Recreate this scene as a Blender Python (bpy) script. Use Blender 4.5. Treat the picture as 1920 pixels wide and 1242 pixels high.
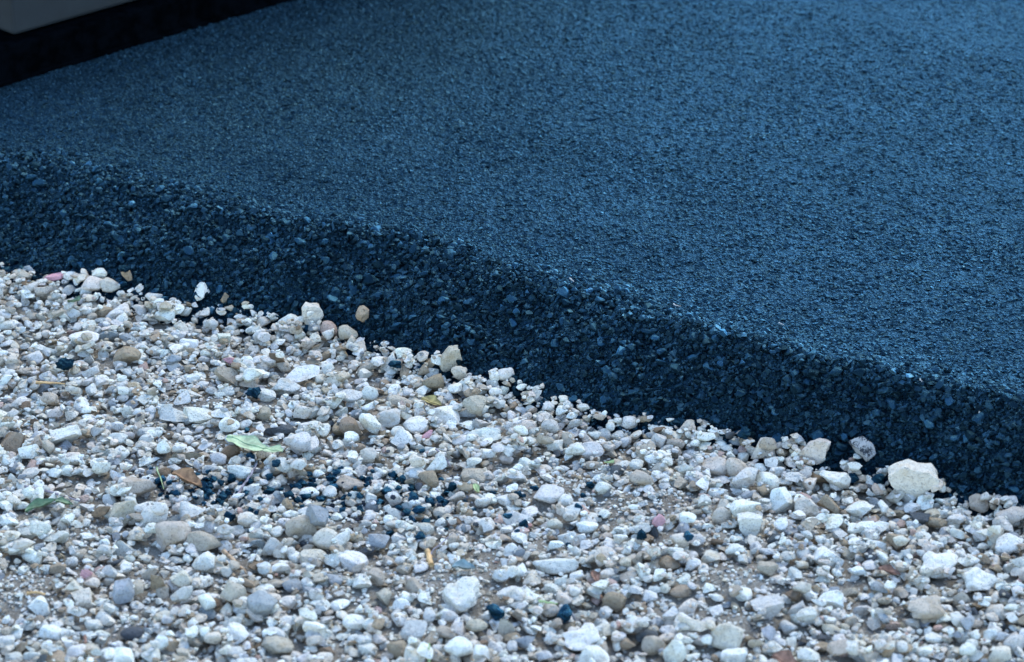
import bpy, math, random
import numpy as np
from mathutils import Vector, Matrix

R = np.random.default_rng(7)
random.seed(7)
for o in list(bpy.data.objects):
    bpy.data.objects.remove(o)
S = bpy.context.scene
COL = S.collection

# ------------------------------------------------------------------ camera
PITCH = math.radians(25.0)
DIST = 4.3
LENS = 100.0
W, H = 1920.0, 1242.0
CAM = np.array([0.0, -DIST * math.cos(PITCH), DIST * math.sin(PITCH)])
cam = bpy.data.cameras.new('camera')
cam_o = bpy.data.objects.new('camera', cam)
COL.objects.link(cam_o)
cam_o.location = CAM
cam_o.rotation_euler = (math.pi / 2 - PITCH, 0, 0)
cam.lens = LENS
cam.sensor_width = 36.0
cam.clip_start = 0.05
cam.clip_end = 500.0
cam.dof.use_dof = True
cam.dof.focus_distance = 4.12
cam.dof.aperture_fstop = 5.8
S.camera = cam_o

# ------------------------------------------------------------------ sky, sun, exposure
SUN_EL, SUN_AZ = math.radians(50), math.radians(28)     # azimuth clockwise from +Y: beyond the road, a little to the right
world = bpy.data.worlds.new('World')
S.world = world
world.use_nodes = True
wn = world.node_tree
sky = wn.nodes.new('ShaderNodeTexSky')
sky.sky_type = 'NISHITA'
sky.sun_disc = False
sky.sun_elevation = SUN_EL
sky.sun_rotation = SUN_AZ
sky.air_density = 1.0
sky.dust_density = 0.0
sky.ozone_density = 3.0
bg = wn.nodes['Background']
bg.inputs['Strength'].default_value = 0.15
wn.links.new(sky.outputs[0], bg.inputs[0])
sun = bpy.data.lights.new('sun', 'SUN')
sun.energy = 0.75
sun.angle = math.radians(40)
sun.color = (1.0, 0.92, 0.66)
sun_o = bpy.data.objects.new('sun', sun)
COL.objects.link(sun_o)
sd = Vector((math.sin(SUN_AZ) * math.cos(SUN_EL), math.cos(SUN_AZ) * math.cos(SUN_EL), math.sin(SUN_EL)))
sun_o.rotation_euler = (-sd).to_track_quat('-Z', 'Y').to_euler()
sun_o.location = sd * 6
S.cycles.max_bounces = 5
S.cycles.diffuse_bounces = 3
S.cycles.glossy_bounces = 2
S.view_settings.view_transform = 'Standard'
S.view_settings.look = 'None'
S.view_settings.exposure = 1.84
S.view_settings.gamma = 1.0
S.view_settings.use_curve_mapping = False


def ground(px, py, z=0.0):
    """The point at height z that the photograph shows at pixel px, py."""
    px = np.asarray(px, float); py = np.asarray(py, float)
    a = (px - W / 2) / W * 36.0 / LENS
    b = -(py - H / 2) / W * 36.0 / LENS
    dx = a
    dy = math.cos(PITCH) + b * math.sin(PITCH)
    dz = -math.sin(PITCH) + b * math.cos(PITCH)
    t = (z - CAM[2]) / dz
    return np.stack([CAM[0] + dx * t, CAM[1] + dy * t, np.zeros_like(t) + z], -1)


def pixel(p):
    """Inverse of ground(): pixel coordinates and distance of world points."""
    q = np.asarray(p, float) - CAM
    f = q[..., 1] * math.cos(PITCH) - q[..., 2] * math.sin(PITCH)
    u = q[..., 1] * math.sin(PITCH) + q[..., 2] * math.cos(PITCH)
    k = LENS / 36.0 * W / f
    return W / 2 + q[..., 0] * k, H / 2 - u * k, f


# ------------------------------------------------------------------ helpers
def noise2(x, y, scale, seed=0):
    """Smooth value noise, about -1 to 1, one cell = scale metres."""
    g = np.random.default_rng(1000 + seed).uniform(-1, 1, (256, 256))
    u = np.asarray(x) / scale; v = np.asarray(y) / scale
    i = np.floor(u).astype(int); j = np.floor(v).astype(int)
    fu = u - i; fv = v - j
    fu = fu * fu * (3 - 2 * fu); fv = fv * fv * (3 - 2 * fv)
    i0, i1, j0, j1 = i % 256, (i + 1) % 256, j % 256, (j + 1) % 256
    return (g[i0, j0] * (1 - fu) + g[i1, j0] * fu) * (1 - fv) + (g[i0, j1] * (1 - fu) + g[i1, j1] * fu) * fv


def sstep(a, b, x):
    t = np.clip((x - a) / (b - a), 0, 1)
    return t * t * (3 - 2 * t)


def mesh_np(name, verts, tris, colors=None, mats=(), smooth=True):
    me = bpy.data.meshes.new(name)
    verts = np.ascontiguousarray(verts, np.float32); tris = np.ascontiguousarray(tris, np.int32)
    k = tris.shape[1]
    me.vertices.add(len(verts)); me.vertices.foreach_set('co', verts.ravel())
    me.loops.add(tris.size); me.loops.foreach_set('vertex_index', tris.ravel())
    me.polygons.add(len(tris))
    me.polygons.foreach_set('loop_start', np.arange(0, tris.size, k, dtype=np.int32))
    me.polygons.foreach_set('loop_total', np.full(len(tris), k, np.int32))
    me.polygons.foreach_set('use_smooth', np.full(len(tris), smooth))
    if colors is not None:
        at = me.color_attributes.new('stone_color', 'FLOAT_COLOR', 'POINT')
        c = np.ones((len(verts), 4), np.float32); c[:, :3] = colors
        at.data.foreach_set('color', c.ravel())
    for m in mats:
        me.materials.append(m)
    me.update(); me.validate()
    return me


def add(name, me, parent=None, loc=None, **props):
    o = bpy.data.objects.new(name, me)
    COL.objects.link(o)
    if parent is not None:
        o.parent = parent
    if loc is not None:
        o.location = loc
    for k, v in props.items():
        o[k] = v
    return o


def icosphere(sub):
    t = (1 + 5 ** .5) / 2
    v = [(-1, t, 0), (1, t, 0), (-1, -t, 0), (1, -t, 0), (0, -1, t), (0, 1, t), (0, -1, -t), (0, 1, -t), (t, 0, -1), (t, 0, 1), (-t, 0, -1), (-t, 0, 1)]
    f = [(0, 11, 5), (0, 5, 1), (0, 1, 7), (0, 7, 10), (0, 10, 11), (1, 5, 9), (5, 11, 4), (11, 10, 2), (10, 7, 6), (7, 1, 8), (3, 9, 4), (3, 4, 2), (3, 2, 6), (3, 6, 8), (3, 8, 9), (4, 9, 5), (2, 4, 11), (6, 2, 10), (8, 6, 7), (9, 8, 1)]
    v = [np.array(p) / np.linalg.norm(p) for p in v]
    for _ in range(sub):
        cache = {}; nf = []
        def mid(a, b):
            k = (min(a, b), max(a, b))
            if k not in cache:
                m = v[a] + v[b]; v.append(m / np.linalg.norm(m)); cache[k] = len(v) - 1
            return cache[k]
        for a, b, c in f:
            ab, bc, ca = mid(a, b), mid(b, c), mid(c, a)
            nf += [(a, ab, ca), (b, bc, ab), (c, ca, bc), (ab, bc, ca)]
        f = nf
    return np.array(v), np.array(f, np.int32)


ICO = [icosphere(i) for i in range(4)]
# the smallest grains: eight faces
ICO.append((np.array([(1, 0, 0), (-1, 0, 0), (0, 1, 0), (0, -1, 0), (0, 0, 1), (0, 0, -1)], float), np.array([(0, 2, 4), (2, 1, 4), (1, 3, 4), (3, 0, 4), (2, 0, 5), (1, 2, 5), (3, 1, 5), (0, 3, 5)], np.int32)))


def stone_shape(sub, rng, angular=0.5):
    """A unit stone: a ball cut by random planes, its faces slightly uneven; bounding box -1..1."""
    v = ICO[sub][0].copy()
    if sub == 4:
        v = v * rng.uniform(.6, 1.2, (len(v), 1)) + rng.uniform(-.25, .25, v.shape)
        return v
    if sub == 0:
        v *= rng.uniform(0.7, 1.2, (len(v), 1))
    for _ in range(int(5 + 8 * angular)):
        n = rng.normal(size=3); n /= np.linalg.norm(n)
        d = rng.uniform(0.30 + 0.35 * (1 - angular), 0.86)
        e = v @ n - d
        v -= np.outer(np.where(e > 0, e, 0) * 0.96, n)
    if sub >= 2:
        for fr, am in ((2.2, .06), (4.5, .028), (9.0, .012)):
            for _ in range(4):
                k = rng.normal(size=3) * fr
                v *= (1 + am * .6 * np.sin(v @ k + rng.uniform(0, 6.28)))[:, None]
    lo, hi = v.min(0), v.max(0)
    return (v - (lo + hi) / 2) / ((hi - lo) / 2)


def rot_mats(yaw, tx, ty):
    cz, sz, cx, sx, cy, sy = np.cos(yaw), np.sin(yaw), np.cos(tx), np.sin(tx), np.cos(ty), np.sin(ty)
    o = np.zeros_like(cz); i = np.ones_like(cz)
    m = lambda r: np.stack([np.stack(q, -1) for q in r], -2)
    return m([[cz, -sz, o], [sz, cz, o], [o, o, i]]) @ m([[i, o, o], [o, cx, -sx], [o, sx, cx]]) @ m([[cy, o, sy], [o, i, o], [-sy, o, cy]])


class Batch:
    """Collects many stones of one resolution into one mesh."""
    def __init__(s, sub, nshapes, seed, ang=(0.1, 1.0)):
        rng = np.random.default_rng(seed)
        s.f = ICO[sub][1]
        s.shapes = np.stack([stone_shape(sub, rng, rng.uniform(*ang)) for _ in range(nshapes)])
        s.rng = rng

    def bake(s, pos, scale, yaw, tx, ty, col):
        n = len(pos)
        k = s.rng.integers(0, len(s.shapes), n)
        v = s.shapes[k] * scale[:, None, :]
        v = np.einsum('nij,nvj->nvi', rot_mats(yaw, tx, ty), v) + pos[:, None, :]
        nv = v.shape[1]
        f = s.f[None] + (np.arange(n) * nv)[:, None, None]
        return v.reshape(-1, 3), f.reshape(-1, 3), np.repeat(col, nv, 0)


def join(parts):
    V, F, C, off = [], [], [], 0
    for v, f, c in parts:
        V.append(v); F.append(f + off); C.append(c); off += len(v)
    return np.concatenate(V), np.concatenate(F), np.concatenate(C)


# ------------------------------------------------------------------ materials
def new_mat(name):
    m = bpy.data.materials.new(name); m.use_nodes = True
    return m, m.node_tree, m.node_tree.nodes['Principled BSDF']


def nd(t, kind, **kw):
    n = t.nodes.new(kind)
    for k, v in kw.items():
        if k in n.inputs.keys() if isinstance(k, str) else False:
            n.inputs[k].default_value = v
        else:
            setattr(n, k, v)
    return n


def mixc(t, fac, a, b, mode='MIX'):
    n = t.nodes.new('ShaderNodeMix'); n.data_type = 'RGBA'; n.blend_type = mode
    for sock, val in ((n.inputs[0], fac), (n.inputs[6], a), (n.inputs[7], b)):
        if hasattr(val, 'is_output'):
            t.links.new(val, sock)
        elif isinstance(val, tuple):
            sock.default_value = (*val, 1)
        else:
            sock.default_value = val
    return n.outputs[2]


def ramp(t, src, p0, p1, v0=0.0, v1=1.0):
    n = t.nodes.new('ShaderNodeMapRange'); n.interpolation_type = 'SMOOTHSTEP'
    n.inputs[1].default_value = p0; n.inputs[2].default_value = p1
    n.inputs[3].default_value = v0; n.inputs[4].default_value = v1
    t.links.new(src, n.inputs[0])
    return n.outputs[0]


def tex_noise(t, vec, scale, detail=3, rough=0.55):
    n = t.nodes.new('ShaderNodeTexNoise'); n.inputs['Scale'].default_value = scale
    n.inputs['Detail'].default_value = detail; n.inputs['Roughness'].default_value = rough
    t.links.new(vec, n.inputs['Vector'])
    return n.outputs[0]


def tex_voro(t, vec, scale, feature='F1', out='Distance'):
    n = t.nodes.new('ShaderNodeTexVoronoi'); n.feature = feature; n.inputs['Scale'].default_value = scale
    t.links.new(vec, n.inputs['Vector'])
    return n.outputs[out]


def bump(t, height, strength, dist, normal=None):
    n = t.nodes.new('ShaderNodeBump'); n.inputs['Strength'].default_value = strength; n.inputs['Distance'].default_value = dist
    t.links.new(height, n.inputs['Height'])
    if normal is not None:
        t.links.new(normal, n.inputs['Normal'])
    return n.outputs[0]


def stone_material():
    m, t, b = new_mat('limestone')
    pos = t.nodes.new('ShaderNodeNewGeometry').outputs['Position']
    at = t.nodes.new('ShaderNodeAttribute'); at.attribute_name = 'stone_color'
    c = at.outputs['Color']
    n1 = tex_noise(t, pos, 55, 4, .6)
    c = mixc(t, ramp(t, n1, .50, .70, 0, .5), c, mixc(t, 1.0, c, (.78, .66, .50), 'MULTIPLY'))     # ochre staining
    n2 = tex_noise(t, pos, 160, 4, .65)
    c = mixc(t, ramp(t, n2, .48, .68, 0, .55), c, mixc(t, 1.0, c, (.58, .57, .57), 'MULTIPLY'))       # grey mottling
    n3 = tex_noise(t, pos, 420, 2, .5)
    c = mixc(t, ramp(t, n3, .60, .69, 0, .75), c, mixc(t, 1.0, c, (.38, .36, .36), 'MULTIPLY'))      # small dark pits
    t.links.new(c, b.inputs['Base Color'])
    b.inputs['Roughness'].default_value = 0.85
    b.inputs['Specular IOR Level'].default_value = 0.3
    t.links.new(bump(t, n3, .5, .002, bump(t, n2, .9, .005)), b.inputs['Normal'])
    return m


def tarred_material():
    m, t, b = new_mat('tarred_stone')
    pos = t.nodes.new('ShaderNodeNewGeometry').outputs['Position']
    n1 = tex_noise(t, pos, 480, 3, .7); n2 = tex_noise(t, pos, 90, 2, .5)
    add_ = t.nodes.new('ShaderNodeMath'); add_.operation = 'ADD'
    t.links.new(n1, add_.inputs[0]); t.links.new(n2, add_.inputs[1])
    k = ramp(t, add_.outputs[0], .90, 1.12)
    t.links.new(mixc(t, k, (.40, .40, .38), (.02, .026, .034)), b.inputs['Base Color'])
    b.inputs['Roughness'].default_value = .6
    t.links.new(bump(t, n1, .8, .004), b.inputs['Normal'])
    return m


def soil_material():
    m, t, b = new_mat('soil')
    pos = t.nodes.new('ShaderNodeNewGeometry').outputs['Position']
    n1 = tex_noise(t, pos, 14, 5, .6); n2 = tex_noise(t, pos, 300, 4, .7)
    c = mixc(t, ramp(t, n1, .35, .65), (.24, .20, .15), (.36, .315, .25))
    c = mixc(t, ramp(t, n2, .5, .72), c, (.55, .52, .45))
    t.links.new(c, b.inputs['Base Color']); b.inputs['Roughness'].default_value = .95
    b.inputs['Specular IOR Level'].default_value = .2
    t.links.new(bump(t, n2, 1.0, .005, bump(t, tex_noise(t, pos, 90, 4, .65), .8, .012)), b.inputs['Normal'])
    return m


ASPHALT = (.0030, .0105, .0175)
SKY_GLOSS = (.125, .30, .43)  # gloss colour carrying the blue sky reflection, painted in for all asphalt


def asphalt_material(name, sheet):
    """Bitumen-coated stone: black body under a bluish oily film that mirrors the sky."""
    m, t, b = new_mat(name)
    t.nodes.remove(b)
    pos = t.nodes.new('ShaderNodeNewGeometry').outputs['Position']
    n1 = tex_noise(t, pos, 90, 4, .6)
    c = mixc(t, ramp(t, n1, .35, .7), ASPHALT, tuple(2.0 * x for x in ASPHALT))
    if not sheet:
        at = t.nodes.new('ShaderNodeAttribute'); at.attribute_name = 'stone_color'
        c = mixc(t, 1.0, c, at.outputs['Color'], 'MULTIPLY')
    n2 = tex_noise(t, pos, 700, 2, .6)
    n4 = tex_noise(t, pos, 5, 3, .5)
    rough = t.nodes.new('ShaderNodeMapRange')
    rough.inputs[1].default_value = .3; rough.inputs[2].default_value = .7; rough.inputs[3].default_value = .24; rough.inputs[4].default_value = .52
    t.links.new(n1, rough.inputs[0])
    if sheet:
        v1 = tex_voro(t, pos, 140); v2 = tex_voro(t, pos, 300)
        nb = bump(t, n2, .5, .002, bump(t, v2, .9, .004, bump(t, v1, 1.0, .006)))
    else:
        nb = bump(t, n2, .5, .0015)
    df = t.nodes.new('ShaderNodeBsdfDiffuse'); gl = t.nodes.new('ShaderNodeBsdfGlossy')
    t.links.new(c, df.inputs['Color']); t.links.new(rough.outputs[0], gl.inputs['Roughness'])
    sky_gloss = mixc(t, ramp(t, n4, .3, .7), tuple(x * .92 for x in SKY_GLOSS), tuple(x * 1.08 for x in SKY_GLOSS))
    if not sheet:                                                     # gloss colour varied per stone to paint in glints and near-black crevices
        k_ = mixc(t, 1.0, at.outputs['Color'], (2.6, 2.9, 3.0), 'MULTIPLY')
        sky_gloss = mixc(t, 1.0, sky_gloss, k_, 'MULTIPLY')
    t.links.new(sky_gloss, gl.inputs['Color'])
    fr = t.nodes.new('ShaderNodeFresnel'); fr.inputs['IOR'].default_value = 1.6
    for q in (df, gl, fr):
        t.links.new(nb, q.inputs['Normal'])
    mx = t.nodes.new('ShaderNodeMixShader')
    t.links.new(fr.outputs[0], mx.inputs[0]); t.links.new(df.outputs[0], mx.inputs[1]); t.links.new(gl.outputs[0], mx.inputs[2])
    t.links.new(mx.outputs[0], t.nodes['Material Output'].inputs['Surface'])
    return m


def plain(name, col, rough=.7, var=.35, scale=60, metallic=0.0, spec=.4):
    m, t, b = new_mat(name)
    pos = t.nodes.new('ShaderNodeNewGeometry').outputs['Position']
    n1 = tex_noise(t, pos, scale, 4, .6)
    c = mixc(t, ramp(t, n1, .3, .7), tuple(x * (1 - var) for x in col), tuple(min(1, x * (1 + var)) for x in col))
    t.links.new(c, b.inputs['Base Color'])
    b.inputs['Roughness'].default_value = rough; b.inputs['Metallic'].default_value = metallic
    b.inputs['Specular IOR Level'].default_value = spec
    t.links.new(bump(t, tex_noise(t, pos, scale * 6, 3), .25, .001), b.inputs['Normal'])
    return m


M_STONE = stone_material(); M_TAR = tarred_material(); M_SOIL = soil_material()
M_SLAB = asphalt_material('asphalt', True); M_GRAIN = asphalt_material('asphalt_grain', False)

# ------------------------------------------------------------------ the asphalt layer's shape
THICK = 0.105
base_px = [(0, 494), (150, 521), (330, 561), (480, 584), (560, 597), (680, 629), (760, 669), (860, 700), (960, 716), (1060, 752), (1180, 778), (1300, 800), (1420, 825), (1530, 850), (1640, 874), (1760, 903), (1850, 926), (1920, 942)]
crest_px = [(0, 288), (150, 318), (300, 350), (450, 393), (600, 424), (750, 446), (860, 478), (1000, 522), (1150, 562), (1280, 604), (1450, 652), (1600, 688), (1750, 716), (1920, 752)]
bp = ground(*np.array(base_px, float).T, 0.004)
cp = ground(*np.array(crest_px, float).T, THICK)
E0 = bp[0, :2]
ED = bp[-1, :2] - bp[0, :2]; ED /= np.linalg.norm(ED)          # along the edge, to the near right
EN = np.array([-ED[1], ED[0]])                                   # away from the gravel


def to_st(xy):
    q = np.asarray(xy)[..., :2] - E0
    return q @ ED, q @ EN


def to_xy(s, t):
    return E0 + np.asarray(s)[..., None] * ED + np.asarray(t)[..., None] * EN


bs, bt = to_st(bp); cs_, ct = to_st(cp)


def base_t(s):
    return np.interp(s, bs, bt) + .006 * noise2(s, 0 * s + 3, .035, 1) + .004 * noise2(s, 0 * s + 7, .014, 2)


def crest_t(s):
    return np.interp(s, cs_, ct) + .008 * noise2(s, 0 * s + 11, .11, 3) + .003 * noise2(s, 0 * s + 13, .03, 11)


def slab_z(s, t):
    """Height of the laid asphalt; below zero under the gravel in front of its foot."""
    b, c = base_t(s), crest_t(s)
    u = (t - b) / np.maximum(c - b, .02)
    face = THICK * np.where(u < 0, u * 1.1, 1.32 * u - .32 * u ** 3)
    face = face + (.013 * noise2(s, t, .07, 4) + .006 * noise2(s, t, .025, 5)) * np.clip(u * 3, 0, 1) * np.clip((1.05 - u) * 3, 0, 1)
    d = np.maximum(t - c, 0)
    lip = .004 * (1 + .9 * noise2(s, 0 * s, .18, 6))
    top = THICK + lip * np.exp(-(d / .03) ** 2) - .007 * (1 + .5 * noise2(s, 0 * s + 5, .3, 10)) * np.exp(-((d - .12) / .06) ** 2) + .0035 * noise2(s, t, .3, 7) + .0016 * noise2(s, t, .06, 8) * np.exp(-d / .5) + (.0035 * noise2(s, t, .035, 12) + .002 * noise2(s, t, .014, 13)) * np.exp(-d / .07)
    w = sstep(.66, 1.22, u)
    return np.maximum(face * (1 - w) + top * w, -.08)


def grid_mesh(name, sv, tv, mat):
    s, t = np.meshgrid(sv, tv, indexing='ij')
    z = slab_z(s, t)
    fine = (s > -.3) & (s < 2.3) & (t < 1.75)
    z = z + np.where(fine, R.normal(0, .00085, z.shape) + .0008 * noise2(s, t, .011, 9), 0)
    s = s + np.where(fine, R.uniform(-.0025, .0025, z.shape), 0); t = t + np.where(fine, R.uniform(-.0025, .0025, z.shape), 0)
    xy = to_xy(s, t)
    v = np.concatenate([xy, z[..., None]], -1).reshape(-1, 3)
    n, m = len(sv), len(tv)
    i = (np.arange(n - 1)[:, None] * m + np.arange(m - 1)[None]).ravel()
    return mesh_np(name, v, np.stack([i, i + m, i + m + 1, i + 1], -1), mats=[mat], smooth=False)


sv = np.unique(np.round(np.concatenate([np.linspace(-22, -1, 22), np.linspace(-1, -.3, 60), np.arange(-.3, 2.3, .005), np.linspace(2.3, 3.2, 60), np.linspace(3.2, 25, 20)]), 4))
tv = np.unique(np.round(np.concatenate([np.arange(-.12, 1.75, .005), np.linspace(1.75, 8.0, 60)]), 4))
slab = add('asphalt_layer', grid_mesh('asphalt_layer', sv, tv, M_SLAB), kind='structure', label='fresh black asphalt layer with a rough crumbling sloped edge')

# ------------------------------------------------------------------ aggregate in the asphalt
def scatter_slab(n, s0, s1, u0, u1, dmax=None):
    """n random points on the slab; u: 0 the foot, 1 the crest; or metres behind the crest when dmax is set."""
    s = R.uniform(s0, s1, n)
    b, c = base_t(s), crest_t(s)
    t = b + (c - b) * R.uniform(u0, u1, n) if dmax is None else c + R.uniform(0, dmax, n)
    return s, t


def slab_frame(s, t, e=.006):
    z = slab_z(s, t)
    p = np.concatenate([to_xy(s, t), z[:, None]], -1)
    zs = (slab_z(s + e, t) - slab_z(s - e, t)) / (2 * e); zt = (slab_z(s, t + e) - slab_z(s, t - e)) / (2 * e)
    n = np.stack([-zs, -zt, np.ones_like(zs)], -1); n /= np.linalg.norm(n, axis=1, keepdims=True)
    nw = np.concatenate([n[:, :1] * ED + n[:, 1:2] * EN, n[:, 2:]], -1)
    return p, nw


def grain_cols(n):
    g = R.uniform(.22, 1.05, n)
    big = R.random(n) < .05
    g[big] *= R.uniform(1.3, 2.0, big.sum())
    return np.stack([g, g * .9, g * .85], -1)


gparts = []
b0 = Batch(0, 40, 21); b8 = Batch(4, 60, 23); b1 = Batch(1, 60, 22, (1.0, 1.5))
S0, S1 = -.25, 2.25
# face: larger coated stones
face_small = scatter_slab(16000, S0, S1, -.12, 1.06)
p, n = slab_frame(*face_small); k = len(p)
r = R.uniform(.0022, .0048, k)
gparts.append(b8.bake(p + n * (r * R.uniform(-.2, .8, k))[:, None], r[:, None] * R.uniform(.7, 1.2, (k, 3)), R.uniform(0, 6.28, k), R.uniform(-.8, .8, k), R.uniform(-.8, .8, k), grain_cols(k)))
s, t = scatter_slab(10500, S0, S1, -.15, 1.0)
p, n = slab_frame(s, t); k = len(p)
r = np.clip(R.lognormal(math.log(.0037), .34, k), .0026, .0088)
sc = r[:, None] * np.stack([R.uniform(.9, 1.35, k), R.uniform(.75, 1.1, k), R.uniform(.55, .9, k)], -1)
yaw, tx, ty = R.uniform(0, 6.28, k), R.uniform(-.7, .7, k), R.uniform(-.7, .7, k)
pos = p + n * (r * R.uniform(-.1, .7, k))[:, None]
cols = grain_cols(k)
px, py, _ = pixel(pos)
inside = (px > 5) & (px < 1915) & (py > 5) & (py < 1237)
order = np.argsort(-(r * inside)); single = order[:300]; rest = order[300:]
for bt_, kk in ((b1, rest[r[rest] > .0046]), (b8, rest[r[rest] <= .0046])):
    gparts.append(bt_.bake(pos[kk], sc[kk], yaw[kk], tx[kk], ty[kk], cols[kk]))
# top: smaller stones pressed into the mat, thinning out away from the edge
cnt = 1500
s = R.uniform(S0, S1, cnt); t = crest_t(s) + R.normal(0, .022, cnt)
p, n = slab_frame(s, t); r = R.uniform(.003, .0062, cnt)
gparts.append(b0.bake(p, r[:, None] * R.uniform(.7, 1.2, (cnt, 3)), R.uniform(0, 6.28, cnt), R.uniform(-.8, .8, cnt), R.uniform(-.8, .8, cnt), grain_cols(cnt)))
for cnt, d0, d1 in ((11000, -.02, .12), (17000, .06, .5), (24000, .4, 1.3)):
    s = R.uniform(S0, S1, cnt); t = crest_t(s) + R.uniform(d0, d1, cnt)
    p, n = slab_frame(s, t)
    r = R.uniform(.0022, .005, cnt)
    sc2 = r[:, None] * np.stack([R.uniform(.9, 1.5, cnt), R.uniform(.8, 1.2, cnt), R.uniform(.45, .8, cnt)], -1)
    gparts.append(b8.bake(p - n * (r * R.uniform(-.1, .3, cnt))[:, None], sc2, R.uniform(0, 6.28, cnt), R.uniform(-.5, .5, cnt), R.uniform(-.5, .5, cnt), .28 + .4 * grain_cols(cnt)))
v, f, c = join(gparts)
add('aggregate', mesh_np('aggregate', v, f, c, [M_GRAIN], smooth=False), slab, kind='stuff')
grain_meshes = []
for i in range(24):
    g = float(R.choice([.3, .5, .8, 1.1]))
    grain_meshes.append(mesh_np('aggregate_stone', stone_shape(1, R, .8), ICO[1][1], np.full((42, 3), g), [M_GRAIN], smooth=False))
RM = rot_mats(yaw, tx, ty)
for q, i in enumerate(single):
    o = add('aggregate_stone', grain_meshes[q % 24], slab)
    o.matrix_world = Matrix.Translation(pos[i]) @ Matrix(RM[i].tolist()).to_4x4() @ Matrix.Diagonal((*sc[i], 1))

# ------------------------------------------------------------------ soil under the gravel
SOIL = -.022
X0, X1, Y0, Y1, CELL = -1.5, 1.7, -1.55, 1.0, .002
nx, ny = int((X1 - X0) / CELL), int((Y1 - Y0) / CELL)
gx = X0 + (np.arange(nx) + .5) * CELL; gy = Y0 + (np.arange(ny) + .5) * CELL
GX, GY = np.meshgrid(gx, gy, indexing='ij')
# bare patches, as pixel centres and radii of the photograph's ground
patches = [(1040, 905, 150, 30, 1.0), (1180, 930, 120, 26, .8), (860, 1080, 150, 40, 1.0), (960, 1010, 130, 30, .8), (1370, 1075, 130, 34, .9), (60, 1090, 110, 40, .9), (640, 1100, 90, 26, .6), (1340, 1150, 90, 26, .8), (380, 742, 90, 14, .8), (130, 985, 90, 20, .5), (1300, 1000, 110, 26, .6), (110, 1190, 80, 24, .5), (250, 1160, 70, 18, .6), (700, 960, 110, 24, .4)]


def bareness(x, y):
    px, py, _ = pixel(np.stack([x, y, np.zeros_like(x)], -1))
    r = np.zeros_like(px)
    for cx, cy, rx, ry, am in patches:
        r = np.maximum(r, am * np.exp(-(((px - cx) / rx) ** 2 + ((py - cy) / ry) ** 2)))
    return np.clip(r * (1.1 + .4 * noise2(x, y, .03, 31)), 0, 1)


def soil_z(x, y):
    return SOIL + .005 * noise2(x, y, .25, 32) + .003 * noise2(x, y, .05, 33) + .0016 * noise2(x, y, .014, 34) + .016 * bareness(x, y)


xs = np.unique(np.round(np.concatenate([np.linspace(-120, -6, 16), np.linspace(-6, X0, 14), np.arange(X0, X1, .014), np.linspace(X1, 6, 14), np.linspace(6, 120, 16)]), 4))
ys = np.unique(np.round(np.concatenate([np.linspace(-120, -6, 16), np.linspace(-6, Y0, 14), np.arange(Y0, Y1, .014), np.linspace(Y1, 6, 14), np.linspace(6, 160, 20)]), 4))
x, y = np.meshgrid(xs, ys, indexing='ij')
z = soil_z(x, y)
st = to_st(np.stack([x, y], -1))
z = np.where(st[1] > .02, -.09, z)
i = (np.arange(len(xs) - 1)[:, None] * len(ys) + np.arange(len(ys) - 1)[None]).ravel()
m = len(ys)
add('ground', mesh_np('ground', np.stack([x, y, z], -1).reshape(-1, 3), np.stack([i, i + m, i + m + 1, i + 1], -1), mats=[M_SOIL]), kind='structure', label='brown stony soil between the pebbles')

# ------------------------------------------------------------------ gravel: stones dropped one after the other on a height map
HM = soil_z(GX, GY)
st_s, st_t = to_st(np.stack([GX, GY], -1))
HM = np.maximum(HM, np.where(st_t > -.1, slab_z(st_s, st_t), -1))
TAKEN = np.zeros_like(HM, bool)                       # cells under the larger, singled out pebbles
BARE = bareness(GX, GY)
FOOT = base_t(st_s)


def cell(x, y):
    return int((x - X0) / CELL), int((y - Y0) / CELL)


def foot(x, y, a, b, yaw):
    rr = max(a, b)
    i0, j0 = cell(x - rr, y - rr); i1, j1 = cell(x + rr, y + rr)
    i0, j0, i1, j1 = max(i0, 0), max(j0, 0), min(i1 + 1, nx), min(j1 + 1, ny)
    dx = gx[i0:i1, None] - x; dy = gy[None, j0:j1] - y
    c, s = math.cos(yaw), math.sin(yaw)
    q = ((c * dx + s * dy) / a) ** 2 + ((-s * dx + c * dy) / b) ** 2
    return (slice(i0, i1), slice(j0, j1)), q < 1, np.sqrt(np.maximum(1 - q, 0))


def drop(x, y, a, b, c, yaw, cand=1, jit=0.0, pct=82, mark=False, sink=0.0, commit=True):
    best = None
    for k in range(cand):
        xx, yy = (x, y) if k == 0 else (x + random.uniform(-jit, jit), y + random.uniform(-jit, jit))
        sl, msk, prof = foot(xx, yy, a, b, yaw)
        if not msk.any():
            continue
        vals = (HM[sl] + c * prof)[msk]; kq = int(pct * .01 * (len(vals) - 1)); zc = np.partition(vals, kq)[kq]
        if best is None or zc < best[0]:
            best = (zc, xx, yy, sl, msk, prof)
    if best is None:
        return None
    zc, xx, yy, sl, msk, prof = best
    zc -= sink * c
    if not commit:
        return np.array([xx, yy, zc])
    sub = HM[sl]
    sub[msk] = np.maximum(sub[msk], (zc + .85 * c * prof)[msk])
    if mark:
        TAKEN[sl][msk] = True
    return np.array([xx, yy, zc])


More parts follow.
